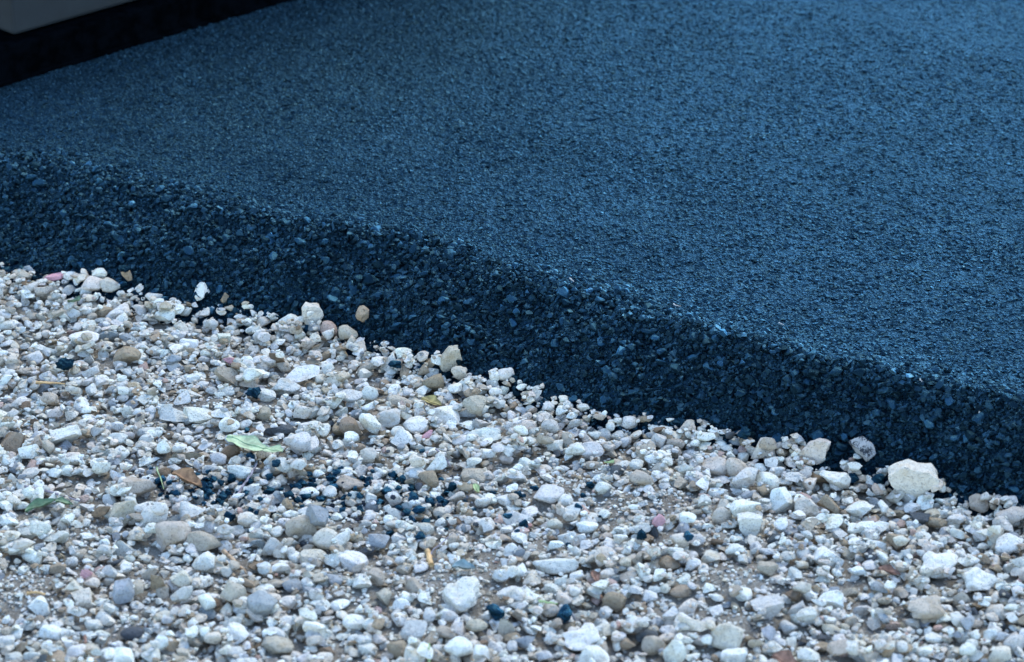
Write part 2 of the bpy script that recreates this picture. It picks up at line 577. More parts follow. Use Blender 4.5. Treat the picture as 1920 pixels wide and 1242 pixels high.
PAL = [('white', (.82, .81, .78), 36), ('pale grey', (.64, .635, .62), 18), ('cream', (.71, .645, .575), 16), ('beige', (.50, .44, .37), 13), ('tan', (.38, .30, .22), 4.5), ('brown', (.22, .155, .105), 1), ('blue-grey', (.34, .365, .40), 3.5), ('slate', (.09, .10, .115), 1), ('pinkish', (.52, .38, .34), 1)]
PALN = [p[0] for p in PAL]; PALC = np.array([p[1] for p in PAL]); PALC = PALC * np.array([1.0, .97, .865]); PALW = np.array([p[2] for p in PAL], float); PALW /= PALW.sum()
NAMED = dict(zip(PALN, PALC)); NAMED['pink'] = np.array((.66, .36, .36)); NAMED['orange-red'] = np.array((.60, .33, .26))


def tint(c, n=1):
    c = np.asarray(c, float)
    return np.clip(c * R.uniform(.82, 1.12, (n, 1)) * R.uniform(.975, 1.025, (n, 3)), .01, .85)


def stones(n, dlo, dhi, cand, keep, box=None, pct=82, band=None):
    """n stones of diameters dlo..dhi dropped on free gravel; returns arrays for Batch.bake."""
    out = []
    x0, x1, y0, y1 = box or (X0 + .02, X1 - .02, Y0 + .02, Y1 - .02)
    tries = 0
    while len(out) < n and tries < n * 6:
        tries += 1
        x, y = random.uniform(x0, x1), random.uniform(y0, y1)
        if band:
            s_ = random.uniform(-.2, 2.2); q_ = to_xy(s_, base_t(np.array([s_]))[0] + random.uniform(-band, .002)); x, y = float(q_[0]), float(q_[1])
        i, j = cell(x, y)
        if st_t[i, j] > FOOT[i, j] + .002 or TAKEN[i, j] or random.random() > keep(BARE[i, j]):
            continue
        d = dlo * (dhi / dlo) ** (random.random() ** 1.3)
        a = d / 2 * random.uniform(.95, 1.3); b = d / 2 * random.uniform(.75, 1.05); c = d / 2 * random.uniform(.45, .8)
        yaw = random.uniform(0, 6.28)
        p = drop(x, y, a, b, c, yaw, cand, d * .7, pct)
        if p is None:
            continue
        i, j = cell(p[0], p[1])
        if not (0 <= i < nx and 0 <= j < ny) or st_t[i, j] > FOOT[i, j] + .010:
            continue
        out.append((*p, a, b, c, yaw))
    o = np.array(out)
    k = len(o)
    return o[:, :3], o[:, 3:6], o[:, 6], R.normal(0, .18, k), R.normal(0, .18, k), np.concatenate([tint(PALC[q], 1) for q in R.choice(len(PAL), k, p=PALW)])


VIEW = (-.92, .95, -1.12, .60)
bb0 = Batch(0, 30, 51); bb1 = Batch(1, 60, 52, (.6, 1.3)); bb2 = Batch(2, 120, 53, (.5, 1.3))
gravel_parts = []


def emit(arrs):
    """Bakes stones with more triangles the larger they show."""
    pos = arrs[0]; px, py, dist = pixel(pos)
    size = arrs[1][:, 0] * 2
    vis = (px > -60) & (px < 1980) & (py < 1300)
    lv = np.where(vis & (size > .0205), 2, np.where((size > .0105) & (vis | (size > .018)), 1, 0))
    for l, bt_ in ((0, bb0), (1, bb1), (2, bb2)):
        k = lv == l
        if k.any():
            gravel_parts.append(bt_.bake(*[q[k] for q in arrs]))


emit(stones(7000, .003, .007, 1, lambda b: 1, VIEW, 60))
emit(stones(2500, .010, .023, 2, lambda b: 1 - .95 * b, VIEW))
emit(stones(4200, .012, .028, 2, lambda b: 1 - .95 * b))                     # beyond the frame as well

# the larger pebbles of the photograph: x, y, width, height in pixels, colour, shape, what sets it apart
HERO = [
 (1709, 901, 86, 62, 'cream', 'flat', 'largest cream slab stone leaning against the foot of the asphalt edge'),
 (1527, 845, 48, 44, 'cream', 'wedge', 'cream wedge-shaped stone pointing up beside the tar-speckled stone'),
 (1616, 860, 48, 42, 'tarred', 'rough', 'grey stone speckled with black tar at the asphalt foot'),
 (1430, 838, 46, 34, 'cream', 'angular', ''), (1341, 875, 52, 36, 'cream', 'rounded', ''), (1380, 877, 42, 36, 'cream', 'rounded', ''),
 (1397, 897, 46, 42, 'white', 'angular', ''), (1438, 908, 44, 42, 'white', 'angular', ''), (1464, 938, 44, 46, 'white', 'angular', ''), (1512, 957, 52, 46, 'cream', 'rounded', ''),
 (1555, 945, 46, 42, 'tan', 'angular', ''), (1608, 953, 46, 32, 'white', 'angular', ''), (1567, 901, 54, 38, 'white', 'angular', ''), (1354, 970, 40, 42, 'cream', 'long', ''), (1407, 986, 44, 44, 'white', 'angular', ''),
 (1398, 953, 56, 30, 'white', 'flat', ''), (1552, 1043, 58, 40, 'white', 'angular', ''), (1491, 1078, 28, 22, 'white', 'square', 'small square white chip lying alone on bare soil'), (1637, 993, 62, 26, 'white', 'flat', ''), (1640, 1018, 42, 20, 'white', 'flat', ''),
 (1680, 1018, 38, 36, 'tan', 'angular', ''), (1753, 1055, 74, 42, 'white', 'rough', ''), (1838, 1089, 62, 46, 'white', 'rough', ''), (1735, 1141, 72, 46, 'ochre', 'rough', 'pitted beige stone with ochre stain, largest in the lower right gravel'),
 (1439, 1141, 58, 40, 'pale grey', 'wedge', 'pale triangular stone pointing down on the bare soil'), (1560, 1128, 52, 38, 'white', 'angular', ''), (1566, 1182, 50, 24, 'cream', 'flat', ''), (1363, 1197, 60, 58, 'cream', 'rounded', ''), (1305, 1173, 62, 32, 'cream', 'flat', ''),
 (1378, 1231, 46, 34, 'white', 'angular', ''), (1442, 1190, 30, 24, 'blue-grey', 'angular', ''), (1898, 967, 62, 38, 'cream', 'angular', ''), (1890, 1020, 56, 36, 'white', 'rounded', ''), (1724, 972, 38, 32, 'slate', 'angular', 'dark slate stone among pale pebbles below the big cream slab'),
 (1757, 981, 36, 18, 'tan', 'long', ''), (1776, 917, 18, 18, 'cream', 'rounded', ''), (1873, 1146, 46, 32, 'cream', 'rounded', ''), (1903, 1206, 42, 38, 'pale grey', 'rounded', ''), (1873, 1228, 44, 38, 'cream', 'rounded', ''),
 (586, 588, 36, 36, 'cream', 'rough', 'upright cream stone against the dark asphalt foot'), (618, 618, 34, 30, 'pinkish', 'rounded', ''), (652, 627, 38, 32, 'beige', 'rounded', ''), (678, 600, 28, 30, 'tan', 'wedge', 'tan wedge stone stuck on the asphalt slope'), (539, 599, 38, 28, 'white', 'angular', ''),
 (845, 675, 38, 42, 'beige', 'angular', 'upright beige five-sided stone against the asphalt foot'), (860, 699, 28, 26, 'cream', 'rounded', ''), (737, 679, 34, 36, 'white', 'wedge', ''), (949, 704, 28, 24, 'white', 'rounded', ''), (812, 719, 40, 36, 'tan', 'rounded', ''),
 (657, 742, 46, 24, 'pale grey', 'rounded', ''), (693, 737, 30, 28, 'white', 'rounded', ''), (752, 755, 52, 34, 'beige', 'rounded', ''), (560, 702, 78, 26, 'white', 'flat', 'longest flat white stone, with an ochre spot'), (536, 726, 50, 36, 'pale grey', 'rough', ''),
 (729, 784, 46, 34, 'pale grey', 'rounded', ''), (778, 798, 46, 30, 'white', 'angular', ''), (756, 825, 44, 28, 'white', 'angular', ''), (833, 778, 56, 30, 'white', 'angular', ''), (891, 760, 46, 34, 'beige', 'angular', ''),
 (843, 746, 30, 30, 'pale grey', 'wedge', ''), (908, 813, 62, 28, 'white', 'flat', ''), (801, 816, 24, 15, 'pink', 'angular', 'bright pink chip beside a white pebble'), (657, 798, 44, 30, 'tan', 'rounded', ''), (693, 793, 38, 38, 'white', 'angular', ''),
 (524, 806, 56, 20, 'slate', 'long', 'slate-blue curved sliver above the yellow-green leaf'), (123, 817, 58, 40, 'white', 'angular', ''), (238, 666, 48, 32, 'tan', 'rounded', ''), (172, 534, 40, 26, 'cream', 'rounded', ''), (207, 536, 36, 26, 'cream', 'rounded', ''),
 (101, 521, 38, 18, 'pink', 'flat', 'pink flat stone at the asphalt foot, far end of the gravel'), (237, 524, 22, 28, 'tan', 'wedge', ''), (377, 562, 30, 28, 'white', 'wedge', ''), (422, 564, 17, 22, 'tan', 'wedge', ''), (289, 557, 32, 20, 'pale grey', 'rounded', ''),
 (220, 585, 46, 26, 'white', 'rounded', ''), (308, 592, 44, 22, 'white', 'flat', ''), (157, 631, 52, 24, 'white', 'rounded', ''), (431, 679, 28, 15, 'pink', 'flat', 'pink stone in the middle of the far white gravel'), (377, 780, 60, 26, 'white', 'flat', ''),
 (333, 775, 62, 36, 'pale grey', 'angular', ''), (355, 644, 38, 24, 'white', 'rounded', ''), (428, 708, 52, 36, 'beige', 'wedge', ''), (477, 702, 40, 32, 'white', 'angular', ''), (558, 830, 48, 36, 'pale grey', 'rounded', ''),
 (434, 846, 34, 30, 'brown', 'rounded', 'brown rounded stone just under the yellow-green leaf'), (352, 854, 58, 26, 'tan', 'flat', ''), (409, 859, 32, 24, 'pale grey', 'rounded', ''), (22, 828, 52, 36, 'tan', 'angular', ''), (51, 849, 42, 30, 'white', 'angular', ''),
 (323, 1001, 68, 56, 'ochre', 'rounded', 'largest rounded beige stone with an ochre stain, in lower left gravel'), (260, 915, 62, 42, 'beige', 'angular', ''), (233, 966, 50, 46, 'beige', 'angular', ''), (289, 972, 50, 42, 'pale grey', 'rounded', ''), (357, 962, 48, 30, 'pale grey', 'angular', ''),
 (385, 1015, 64, 36, 'beige', 'angular', ''), (231, 1026, 40, 36, 'pale grey', 'angular', ''), (563, 988, 58, 50, 'beige', 'rounded', ''), (593, 971, 42, 46, 'blue-grey', 'angular', ''), (611, 1011, 46, 38, 'cream', 'rounded', ''),
 (662, 1052, 52, 38, 'white', 'angular', ''), (514, 1025, 48, 42, 'pale grey', 'rounded', ''), (587, 1045, 46, 32, 'cream', 'rounded', ''), (492, 1137, 56, 50, 'blue-grey', 'rounded', ''), (233, 1108, 40, 40, 'blue-grey', 'angular', ''),
 (74, 1133, 42, 30, 'white', 'angular', ''), (155, 1120, 44, 38, 'cream', 'angular', ''), (440, 1113, 52, 42, 'beige', 'angular', ''), (297, 1089, 32, 34, 'tan', 'wedge', ''), (520, 1211, 62, 36, 'beige', 'rounded', ''), (247, 1189, 42, 26, 'slate', 'rounded', ''),
 (95, 1185, 44, 30, 'white', 'rounded', ''), (299, 1207, 32, 28, 'white', 'square', ''), (233, 1231, 46, 28, 'white', 'angular', ''), (443, 1190, 44, 42, 'white', 'rough', ''), (1203, 898, 44, 30, 'ochre', 'rounded', 'cream and ochre rounded pebble on the bare soil'),
 (1235, 976, 24, 26, 'pink', 'rounded', 'pink pebble beside a white one on bare soil'), (988, 986, 19, 17, 'orange-red', 'rounded', 'tiny orange-red pebble on the bare soil'), (858, 1119, 74, 52, 'white', 'rough', 'largest jagged white stone in the middle foreground'), (961, 1113, 58, 28, 'pale grey', 'flat', ''),
 (1042, 1059, 82, 28, 'pale grey', 'flat', 'long pale grey slab stone in the middle foreground'), (1152, 1128, 46, 38, 'tan', 'rounded', ''), (1039, 1108, 36, 30, 'white', 'angular', ''), (951, 1177, 32, 32, 'beige', 'square', ''), (1090, 1199, 66, 48, 'white', 'rough', ''),
 (1113, 1231, 56, 34, 'white', 'angular', ''), (860, 1218, 52, 44, 'white', 'rounded', ''), (902, 1226, 30, 32, 'white', 'angular', ''), (745, 1219, 36, 38, 'tan', 'rounded', ''), (775, 1180, 52, 36, 'pale grey', 'angular', ''), (1215, 1175, 46, 30, 'slate', 'rounded', ''),
 (721, 1123, 42, 36, 'beige', 'wedge', ''), (777, 1099, 36, 32, 'beige', 'angular', ''), (751, 1135, 32, 26, 'white', 'angular', ''), (1225, 1209, 46, 36, 'beige', 'rounded', ''), (1265, 1226, 42, 46, 'white', 'long', ''), (819, 866, 38, 32, 'white', 'wedge', ''),
 (888, 891, 46, 28, 'beige', 'rounded', ''), (1108, 847, 48, 36, 'pale grey', 'rounded', ''), (944, 940, 34, 24, 'white', 'angular', ''), (1029, 927, 56, 28, 'pale grey', 'rounded', ''), (971, 974, 58, 28, 'pale grey', 'long', ''), (162, 1075, 22, 18, 'pink', 'angular', 'small dull pink pebble near the bare soil at the left'),
 (1290, 800, 34, 28, 'cream', 'angular', ''), (1180, 788, 32, 24, 'white', 'rounded', ''), (1080, 842, 40, 26, 'white', 'rounded', ''), (1010, 738, 22, 20, 'pale grey', 'wedge', ''), (300, 955, 30, 24, 'white', 'rounded', ''), (660, 905, 56, 26, 'beige', 'rounded', ''), (455, 885, 56, 26, 'pale grey', 'flat', ''),
]
HERO_GROUP = 'larger pebbles of the gravel'
NAMED['ochre'] = np.array((.50, .43, .33)); NAMED['tarred'] = np.array((.42, .42, .41))
heroes = []      # dicts: pos, axes, colour, shape, label
sinT, cosT = math.sin(PITCH), math.cos(PITCH)


def place_hero(px, py, w, h, colname, shape, label):
    p = ground(px, py, .0)
    k = LENS / 36.0 * W / pixel(p)[2]
    a = w / k / 2 * 1.06; hh = h / k / 2 * 1.06
    b = a * {'flat': .62, 'long': .5}.get(shape, random.uniform(.75, .95))
    b = min(b, hh / sinT * .85)
    c = math.sqrt(max(hh ** 2 - (b * sinT) ** 2, (.3 * a) ** 2)) / cosT
    p = ground(px, py, min(.5 * c, .012))
    yaw = random.uniform(-.3, .3)
    for _ in range(4):
        q = drop(p[0], p[1], a, b, c, yaw, 1, 0, 70, sink=.2, commit=False)
        p = .4 * p + .6 * ground(px, py, q[2])
    q = drop(p[0], p[1], a, b, c, yaw, 1, 0, 70, True, sink=.2)
    heroes.append(dict(pos=q, ax=(a, b, c), yaw=yaw, col=colname, shape=shape, label=label, w=w, h=h, px=(px, py)))


for row in HERO:
    place_hero(*row)
# more pebbles of the same sizes between them, up to 300 in all
tries = 0
while len(heroes) < 296 and tries < 6000:
    tries += 1
    px, py = random.uniform(4, 1916), random.uniform(500, 1236)
    g = ground(px, py, 0)
    i, j = cell(g[0], g[1])
    if st_t[i, j] > FOOT[i, j] - .02 or random.random() < BARE[i, j] * 1.4:
        continue
    w = random.uniform(25, 38) * (.85 + .3 * (py - 500) / 740); h = w * random.uniform(.55, .85)
    rx = w * .55
    if any(abs(px - q['px'][0]) < (rx + q['w'] * .5) and abs(py - q['px'][1]) < (rx + q['w'] * .5) * .62 for q in heroes):
        continue
    colname = str(R.choice(PALN, p=PALW))
    shape = random.choice(['rounded', 'rounded', 'angular', 'angular', 'wedge', 'flat', 'rough'])
    place_hero(px, py, w, h, colname, shape, '')

emit(stones(2900, .010, .022, 5, lambda b: 1 - .95 * b, VIEW))
emit(stones(330, .010, .024, 6, lambda b: 1, VIEW, 75, band=.05))
emit(stones(150, .006, .012, 5, lambda b: 1, VIEW, band=.04))
emit(stones(3300, .006, .012, 4, lambda b: 1 - .8 * b, VIEW))
emit(stones(1500, .005, .010, 5, lambda b: 1 - .8 * b, VIEW))
emit(stones(11000, .0028, .007, 2, lambda b: .3 + .7 * b, VIEW, 50))
def spill(n):
    out = []
    while len(out) < n:
        q = random.random()
        x_, y_ = (random.gauss(560, 80), random.gauss(905, 26)) if q < .5 else (random.gauss(365, 48), random.gauss(905, 14)) if q < .7 else (random.gauss(730, 75), random.gauss(925, 26))
        p = ground(x_, y_, 0)
        r_ = random.uniform(.0015, .0035)
        out.append((*drop(p[0], p[1], r_, r_, r_ * .8, 0, 5, .012, 60), r_))
    o = np.array(out)
    return o[:, :3], o[:, 3:4] * R.uniform(.7, 1.2, (n, 3)), R.uniform(0, 6.28, n), R.normal(0, .4, n), R.normal(0, .4, n), np.tile(np.array([[.016, .02, .028]]), (n, 1)) * R.uniform(.5, 2, (n, 1))


gravel_parts.append(bb0.bake(*spill(160)))
inv = (BARE < .3) & (st_t < FOOT - .01) & (st_t > -.8) & (np.abs(GX) < .6)
v, f, c = join(gravel_parts)
gm = mesh_np('gravel', v, f, c, [M_STONE])
gm.set_sharp_from_angle(angle=math.radians(42))
add('gravel', gm, kind='stuff', label='mass of small white, cream and grey limestone gravel', category='gravel')

# ------------------------------------------------------------------ labels for the larger pebbles
MARKS = [('the yellow-green leaf', 470, 830), ('the dark green leaf', 80, 936), ('the curled orange leaf', 350, 890), ('the black crumb spill', 570, 915), ('the big cream slab stone', 1709, 901), ('the tar-speckled stone', 1616, 860), ('the pale broken twig', 440, 1020), ('the orange straw', 805, 1030),
         ('the ochre-stained round stone', 323, 1001), ('the pitted ochre stone', 1735, 1141), ('the jagged white stone', 858, 1119), ('the long pale grey slab', 1042, 1059), ('the pale triangular stone', 1439, 1141), ('the pink flat stone', 101, 521), ('the far pink stone', 431, 679), ('the pink chip', 801, 816), ('the pink pebble on soil', 1235, 976),
         ('the upright cream stone', 586, 588), ('the upright beige stone', 845, 675), ('the slate sliver', 524, 806), ('the lone square chip', 1491, 1078), ('the cream and ochre pebble', 1203, 898), ('the dark slate stone', 1724, 972), ('the long flat white stone', 560, 702), ('the rusty leaf', 1473, 1231), ('the dull pink pebble', 162, 1075), ('the round black crumb', 1203, 1021)]
ORD = ['', 'second ', 'third ', 'fourth ', 'fifth ', 'sixth ', 'seventh ', 'eighth ', 'ninth ', 'tenth ']
SHAPE_WORD = {'rounded': 'rounded', 'angular': 'angular', 'wedge': 'wedge-shaped', 'flat': 'flat', 'long': 'elongated', 'rough': 'rough', 'square': 'blocky'}
COL_WORD = {'slate': 'dark slate', 'ochre': 'ochre-stained', 'tarred': 'tar-speckled', 'pinkish': 'pinkish beige'}
buckets = {}
for hq in heroes:
    if hq['label']:
        continue
    hx, hy = hq['px']
    dist = [math.hypot(hx - mx, (hy - my) * 1.6) for _, mx, my in MARKS]
    k = int(np.argmin(dist))
    dx, dy = hx - MARKS[k][1], (hy - MARKS[k][2]) * 1.6
    side = ('left of' if dx < 0 else 'right of') if abs(dx) > abs(dy) else ('above' if dy < 0 else 'below')
    size = 'large ' if hq['w'] > 48 else ''
    key = (size, COL_WORD.get(hq['col'], hq['col']), SHAPE_WORD[hq['shape']], side, MARKS[k][0])
    buckets.setdefault(key, []).append((dist[k], hq))
for key, lst in buckets.items():
    lst.sort(key=lambda e: e[0])
    size, cw, sw, side, mark = key
    for n_, (_, hq) in enumerate(lst):
        if len(lst) == 1:
            hq['label'] = f'{size}{cw} {sw} pebble {side} {mark}'
        else:
            hq['label'] = f'{size}{cw} {sw} pebble {side} {mark}, {ORD[n_].strip() or "first"} one out'

OUTLINE = {
 (1709, 901): [(1666, 893), (1678, 878), (1695, 869), (1716, 871), (1738, 868), (1748, 878), (1753, 890), (1745, 905), (1733, 918), (1725, 927), (1708, 932), (1693, 929), (1685, 915)],
 (1527, 845): [(1502, 853), (1516, 834), (1530, 824), (1551, 824), (1549, 848), (1538, 866), (1512, 864)],
 (845, 675): [(826, 690), (831, 669), (845, 656), (861, 654), (864, 676), (852, 695), (832, 696)],
 (586, 588): [(568, 576), (575, 571), (598, 573), (604, 588), (596, 603), (572, 606)],
 (1439, 1141): [(1410, 1126), (1468, 1125), (1454, 1148), (1438, 1160), (1424, 1152)],
 (1407, 986): [(1385, 968), (1404, 965), (1428, 970), (1424, 990), (1412, 1006), (1396, 1004), (1389, 990)],
}
ANG = {'rounded': .4, 'angular': 1.1, 'wedge': 1.2, 'flat': .9, 'long': .7, 'rough': .8, 'square': 1.1}
for hq in heroes:
    a, b, c = hq['ax']
    sub = 3 if hq['w'] > 44 else 2
    v = stone_shape(sub, R, ANG[hq['shape']])
    if hq['shape'] == 'wedge':
        tw = R.choice([-1, 1]) * R.uniform(.35, .6)
        v[:, 0] = v[:, 0] * (1 - .22 * (v[:, 2] + 1)) + tw * .35 * (v[:, 2] + 1) * .6
        v[:, 0] /= np.abs(v[:, 0]).max()
    if hq['shape'] == 'rough':
        for fr, am in ((3.5, .10), (7, .05), (13, .025)):
            for _ in range(4):
                kk = R.normal(size=3) * fr
                v *= (1 + am * .5 * np.sin(v @ kk + R.uniform(0, 6.28)))[:, None]
    poly = OUTLINE.get(hq['px'])
    if poly:
        P = (np.array(poly, float) - np.array(hq['px'])) * np.array([2 / hq['w'], -2 / hq['h']])
        P = np.concatenate([P, P[:1]]); pa = np.unwrap(np.arctan2(P[:, 1], P[:, 0]))
        if pa[-1] < pa[0]:
            P, pa = P[::-1], pa[::-1]
        v = ICO[3][0].copy(); sub = 3
        an = np.arctan2(v[:, 2], v[:, 0]); an = pa[0] + (an - pa[0]) % (2 * math.pi)
        k_ = np.clip(np.searchsorted(pa, an) - 1, 0, len(pa) - 2)
        e0, e1 = P[k_], P[k_ + 1]; dr = np.stack([np.cos(an), np.sin(an)], -1); ee = e1 - e0
        rad_ = (e0[:, 0] * ee[:, 1] - e0[:, 1] * ee[:, 0]) / (dr[:, 0] * ee[:, 1] - dr[:, 1] * ee[:, 0])
        rr_ = np.clip(np.hypot(v[:, 0], v[:, 2]) * 1.25, 0, 1)
        v = np.stack([dr[:, 0] * rad_ * rr_, np.clip(v[:, 1], -.62, .7), dr[:, 1] * rad_ * rr_], -1)
        for fr, am in ((2.5, .05), (6, .025), (12, .014)):
            for _ in range(4):
                kk = R.normal(size=3) * fr
                v *= (1 + am * .6 * np.sin(v @ kk + R.uniform(0, 6.28)))[:, None]
    v = v * np.array([a, b, c])
    tl = R.normal(0, .12, 2)
    v = v @ rot_mats(np.array([hq['yaw']]), tl[:1], tl[1:])[0].T
    base = NAMED[hq['col']]
    col = np.repeat(tint(base), len(v), 0)
    if hq['col'] == 'ochre':
        fx = np.exp(-((v[:, 0] / a - .2) ** 2 + (v[:, 2] / c + .1) ** 2) / .25)[:, None]
        col = col * (1 - .6 * fx) + np.array((.30, .20, .09)) * .6 * fx
    me = mesh_np('pebble', v, ICO[sub][1], col, [M_TAR if hq['col'] == 'tarred' else M_STONE])
    if hq['shape'] in ('angular', 'wedge', 'square', 'flat'):
        me.set_sharp_from_angle(angle=math.radians(38))
    add('pebble', me, None, hq['pos'], label=hq['label'], category='pebble', group=HERO_GROUP)

# ------------------------------------------------------------------ black asphalt crumbs on the gravel
def top_at(x, y, r=.004):
    i0, j0 = cell(x - r, y - r); i1, j1 = cell(x + r, y + r)
    return float(np.percentile(HM[i0:i1 + 1, j0:j1 + 1], 60))


def rough_lump(sub, rng):
    v = stone_shape(sub, rng, .6)
    for fr, am in ((3, .18), (6, .10)):
        for _ in range(4):
            kk = rng.normal(size=3) * fr
            v = v * (1 + am * .6 * np.sin(v @ kk + rng.uniform(0, 6.28)))[:, None]
    return v


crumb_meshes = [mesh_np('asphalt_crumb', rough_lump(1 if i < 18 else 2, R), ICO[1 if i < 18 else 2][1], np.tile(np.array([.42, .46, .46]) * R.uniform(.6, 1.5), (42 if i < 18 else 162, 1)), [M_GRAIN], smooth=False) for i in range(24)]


def crumb(px, py, w, label, group, big=False):
    p = ground(px, py, .0)
    k = LENS / 36.0 * W / pixel(p)[2]
    r = w / k / 2
    a, b, c = r * random.uniform(.9, 1.15), r * random.uniform(.75, 1), r * random.uniform(.6, .85)
    q = drop(p[0], p[1], a, b, c, 0, 1 if big else 5, .012, 75)
    o = add('asphalt_crumb', crumb_meshes[random.randrange(18, 24) if big else random.randrange(18)], None, q, label=label, category='crumb', group=group)
    o.scale = (a, b, c); o.rotation_euler = (random.uniform(-.3, .3), random.uniform(-.3, .3), random.uniform(0, 6.28))


lone = [(1203, 1021, 22, 'round black asphalt crumb standing alone on the bare soil'), (475, 738, 28, 'black asphalt lump in the far white gravel, above the slate sliver'), (470, 845, 17, 'round black crumb at the stem end of the yellow-green leaf'), (466, 796, 13, 'small black crumb on a grey pebble above the yellow-green leaf'),
        (1646, 898, 26, 'black asphalt lump between the tar-speckled stone and the cream slab'), (1600, 892, 20, 'black asphalt lump just under the tar-speckled stone'), (1395, 832, 26, 'flat black asphalt lump by the foot of the slope'), (236, 541, 20, 'black crumb under the small tan stone at the far foot'), (740, 690, 22, 'black crumb beside a white wedge pebble at the foot'),
        (868, 1103, 20, 'black crumb on top of the jagged white stone'), (1060, 1150, 30, 'black tarry lump below the long pale grey slab'), (930, 1145, 34, 'larger black tarry lump, beside a beige blocky pebble'), (1085, 948, 15, 'black crumb at the edge of the bare soil'), (985, 1003, 14, 'black crumb just under the tiny orange-red pebble'), (1290, 1022, 22, 'black crumb at the frayed end of the bare soil'), (805, 1214, 18, 'black crumb between white pebbles in the near gravel'), (120, 690, 30, 'dark tarry lump in the far left gravel')]
for x_, y_, w_, lb in lone:
    crumb(x_, y_, w_, lb, 'scattered asphalt crumbs', w_ > 19)
n_c = 0
spill_list = []
while n_c < 200:
    k = random.random()
    if k < .38:
        x_, y_ = random.gauss(560, 95), random.gauss(905, 30)
    elif k < .6:
        x_, y_ = random.gauss(380, 60), random.gauss(902, 18)
    elif k < .85:
        x_, y_ = random.gauss(740, 90), random.gauss(925, 30)
    else:
        x_, y_ = random.gauss(880, 130), random.gauss(950, 40)
    if not (5 < x_ < 1915 and 860 < y_ < 1010):
        continue
    w_ = random.choice([8, 9, 10, 11, 12, 13, 14, 16, 20])
    spill_list.append((x_, y_, w_))
    n_c += 1

near = {}
for x_, y_, w_ in spill_list:
    ms = [(math.hypot(x_ - mx, (y_ - my) * 1.6), nm, mx, my) for nm, mx, my in MARKS if nm != 'the black crumb spill'] + [(math.hypot(x_ - mx, (y_ - my) * 1.6), nm, mx, my) for nm, mx, my in (('the grey bent twig', 462, 886), ('the bright lime scrap', 893, 890), ('the large beige pebble', 660, 905), ('the blue-grey pebble', 593, 971))]
    d_, nm, mx, my = min(ms)
    dx, dy = x_ - mx, (y_ - my) * 1.6
    side = ('left of' if dx < 0 else 'right of') if abs(dx) > abs(dy) else ('above' if dy < 0 else 'below')
    sz = 'large' if w_ > 18 else 'middling' if w_ > 13 else 'tiny'
    near.setdefault((sz, side, nm), []).append((d_, x_, y_, w_))
for (sz, side, nm), lst in near.items():
    lst.sort()
    for n_, (d_, x_, y_, w_) in enumerate(lst):
        lb = f'{sz} black asphalt crumb {side} {nm}' + ('' if len(lst) == 1 else f', {ORD[n_].strip() or "first"} one out' if sz != 'tiny' and n_ < 10 else ', in the spill')
        crumb(x_, y_, w_, lb, 'asphalt crumbs of the dark spill')

# ------------------------------------------------------------------ leaves, twigs, straw
M_LEAFY = plain('leaf_yellow_green', (.42, .50, .28), .55, .3, 80); M_LEAFG = plain('leaf_green', (.12, .19, .09), .45, .4, 80)
M_LEAFO = plain('leaf_orange', (.34, .19, .09), .7, .5, 90); M_TWIG = plain('twig_pale', (.50, .33, .19), .8, .5, 120); M_TWIGD = plain('twig_grey', (.27, .23, .24), .85, .4, 120)
M_STRAW = plain('straw', (.62, .38, .16), .6, .3, 90); M_WHITE = plain('pale_straw', (.40, .39, .35), .5, .2, 90); M_RUST = plain('leaf_rust', (.24, .13, .085), .8, .5, 90); M_TEAL = plain('leaf_teal', (.22, .29, .28), .6, .3, 90)
M_LIME = plain('grass_lime', (.36, .46, .20), .5, .3, 90)


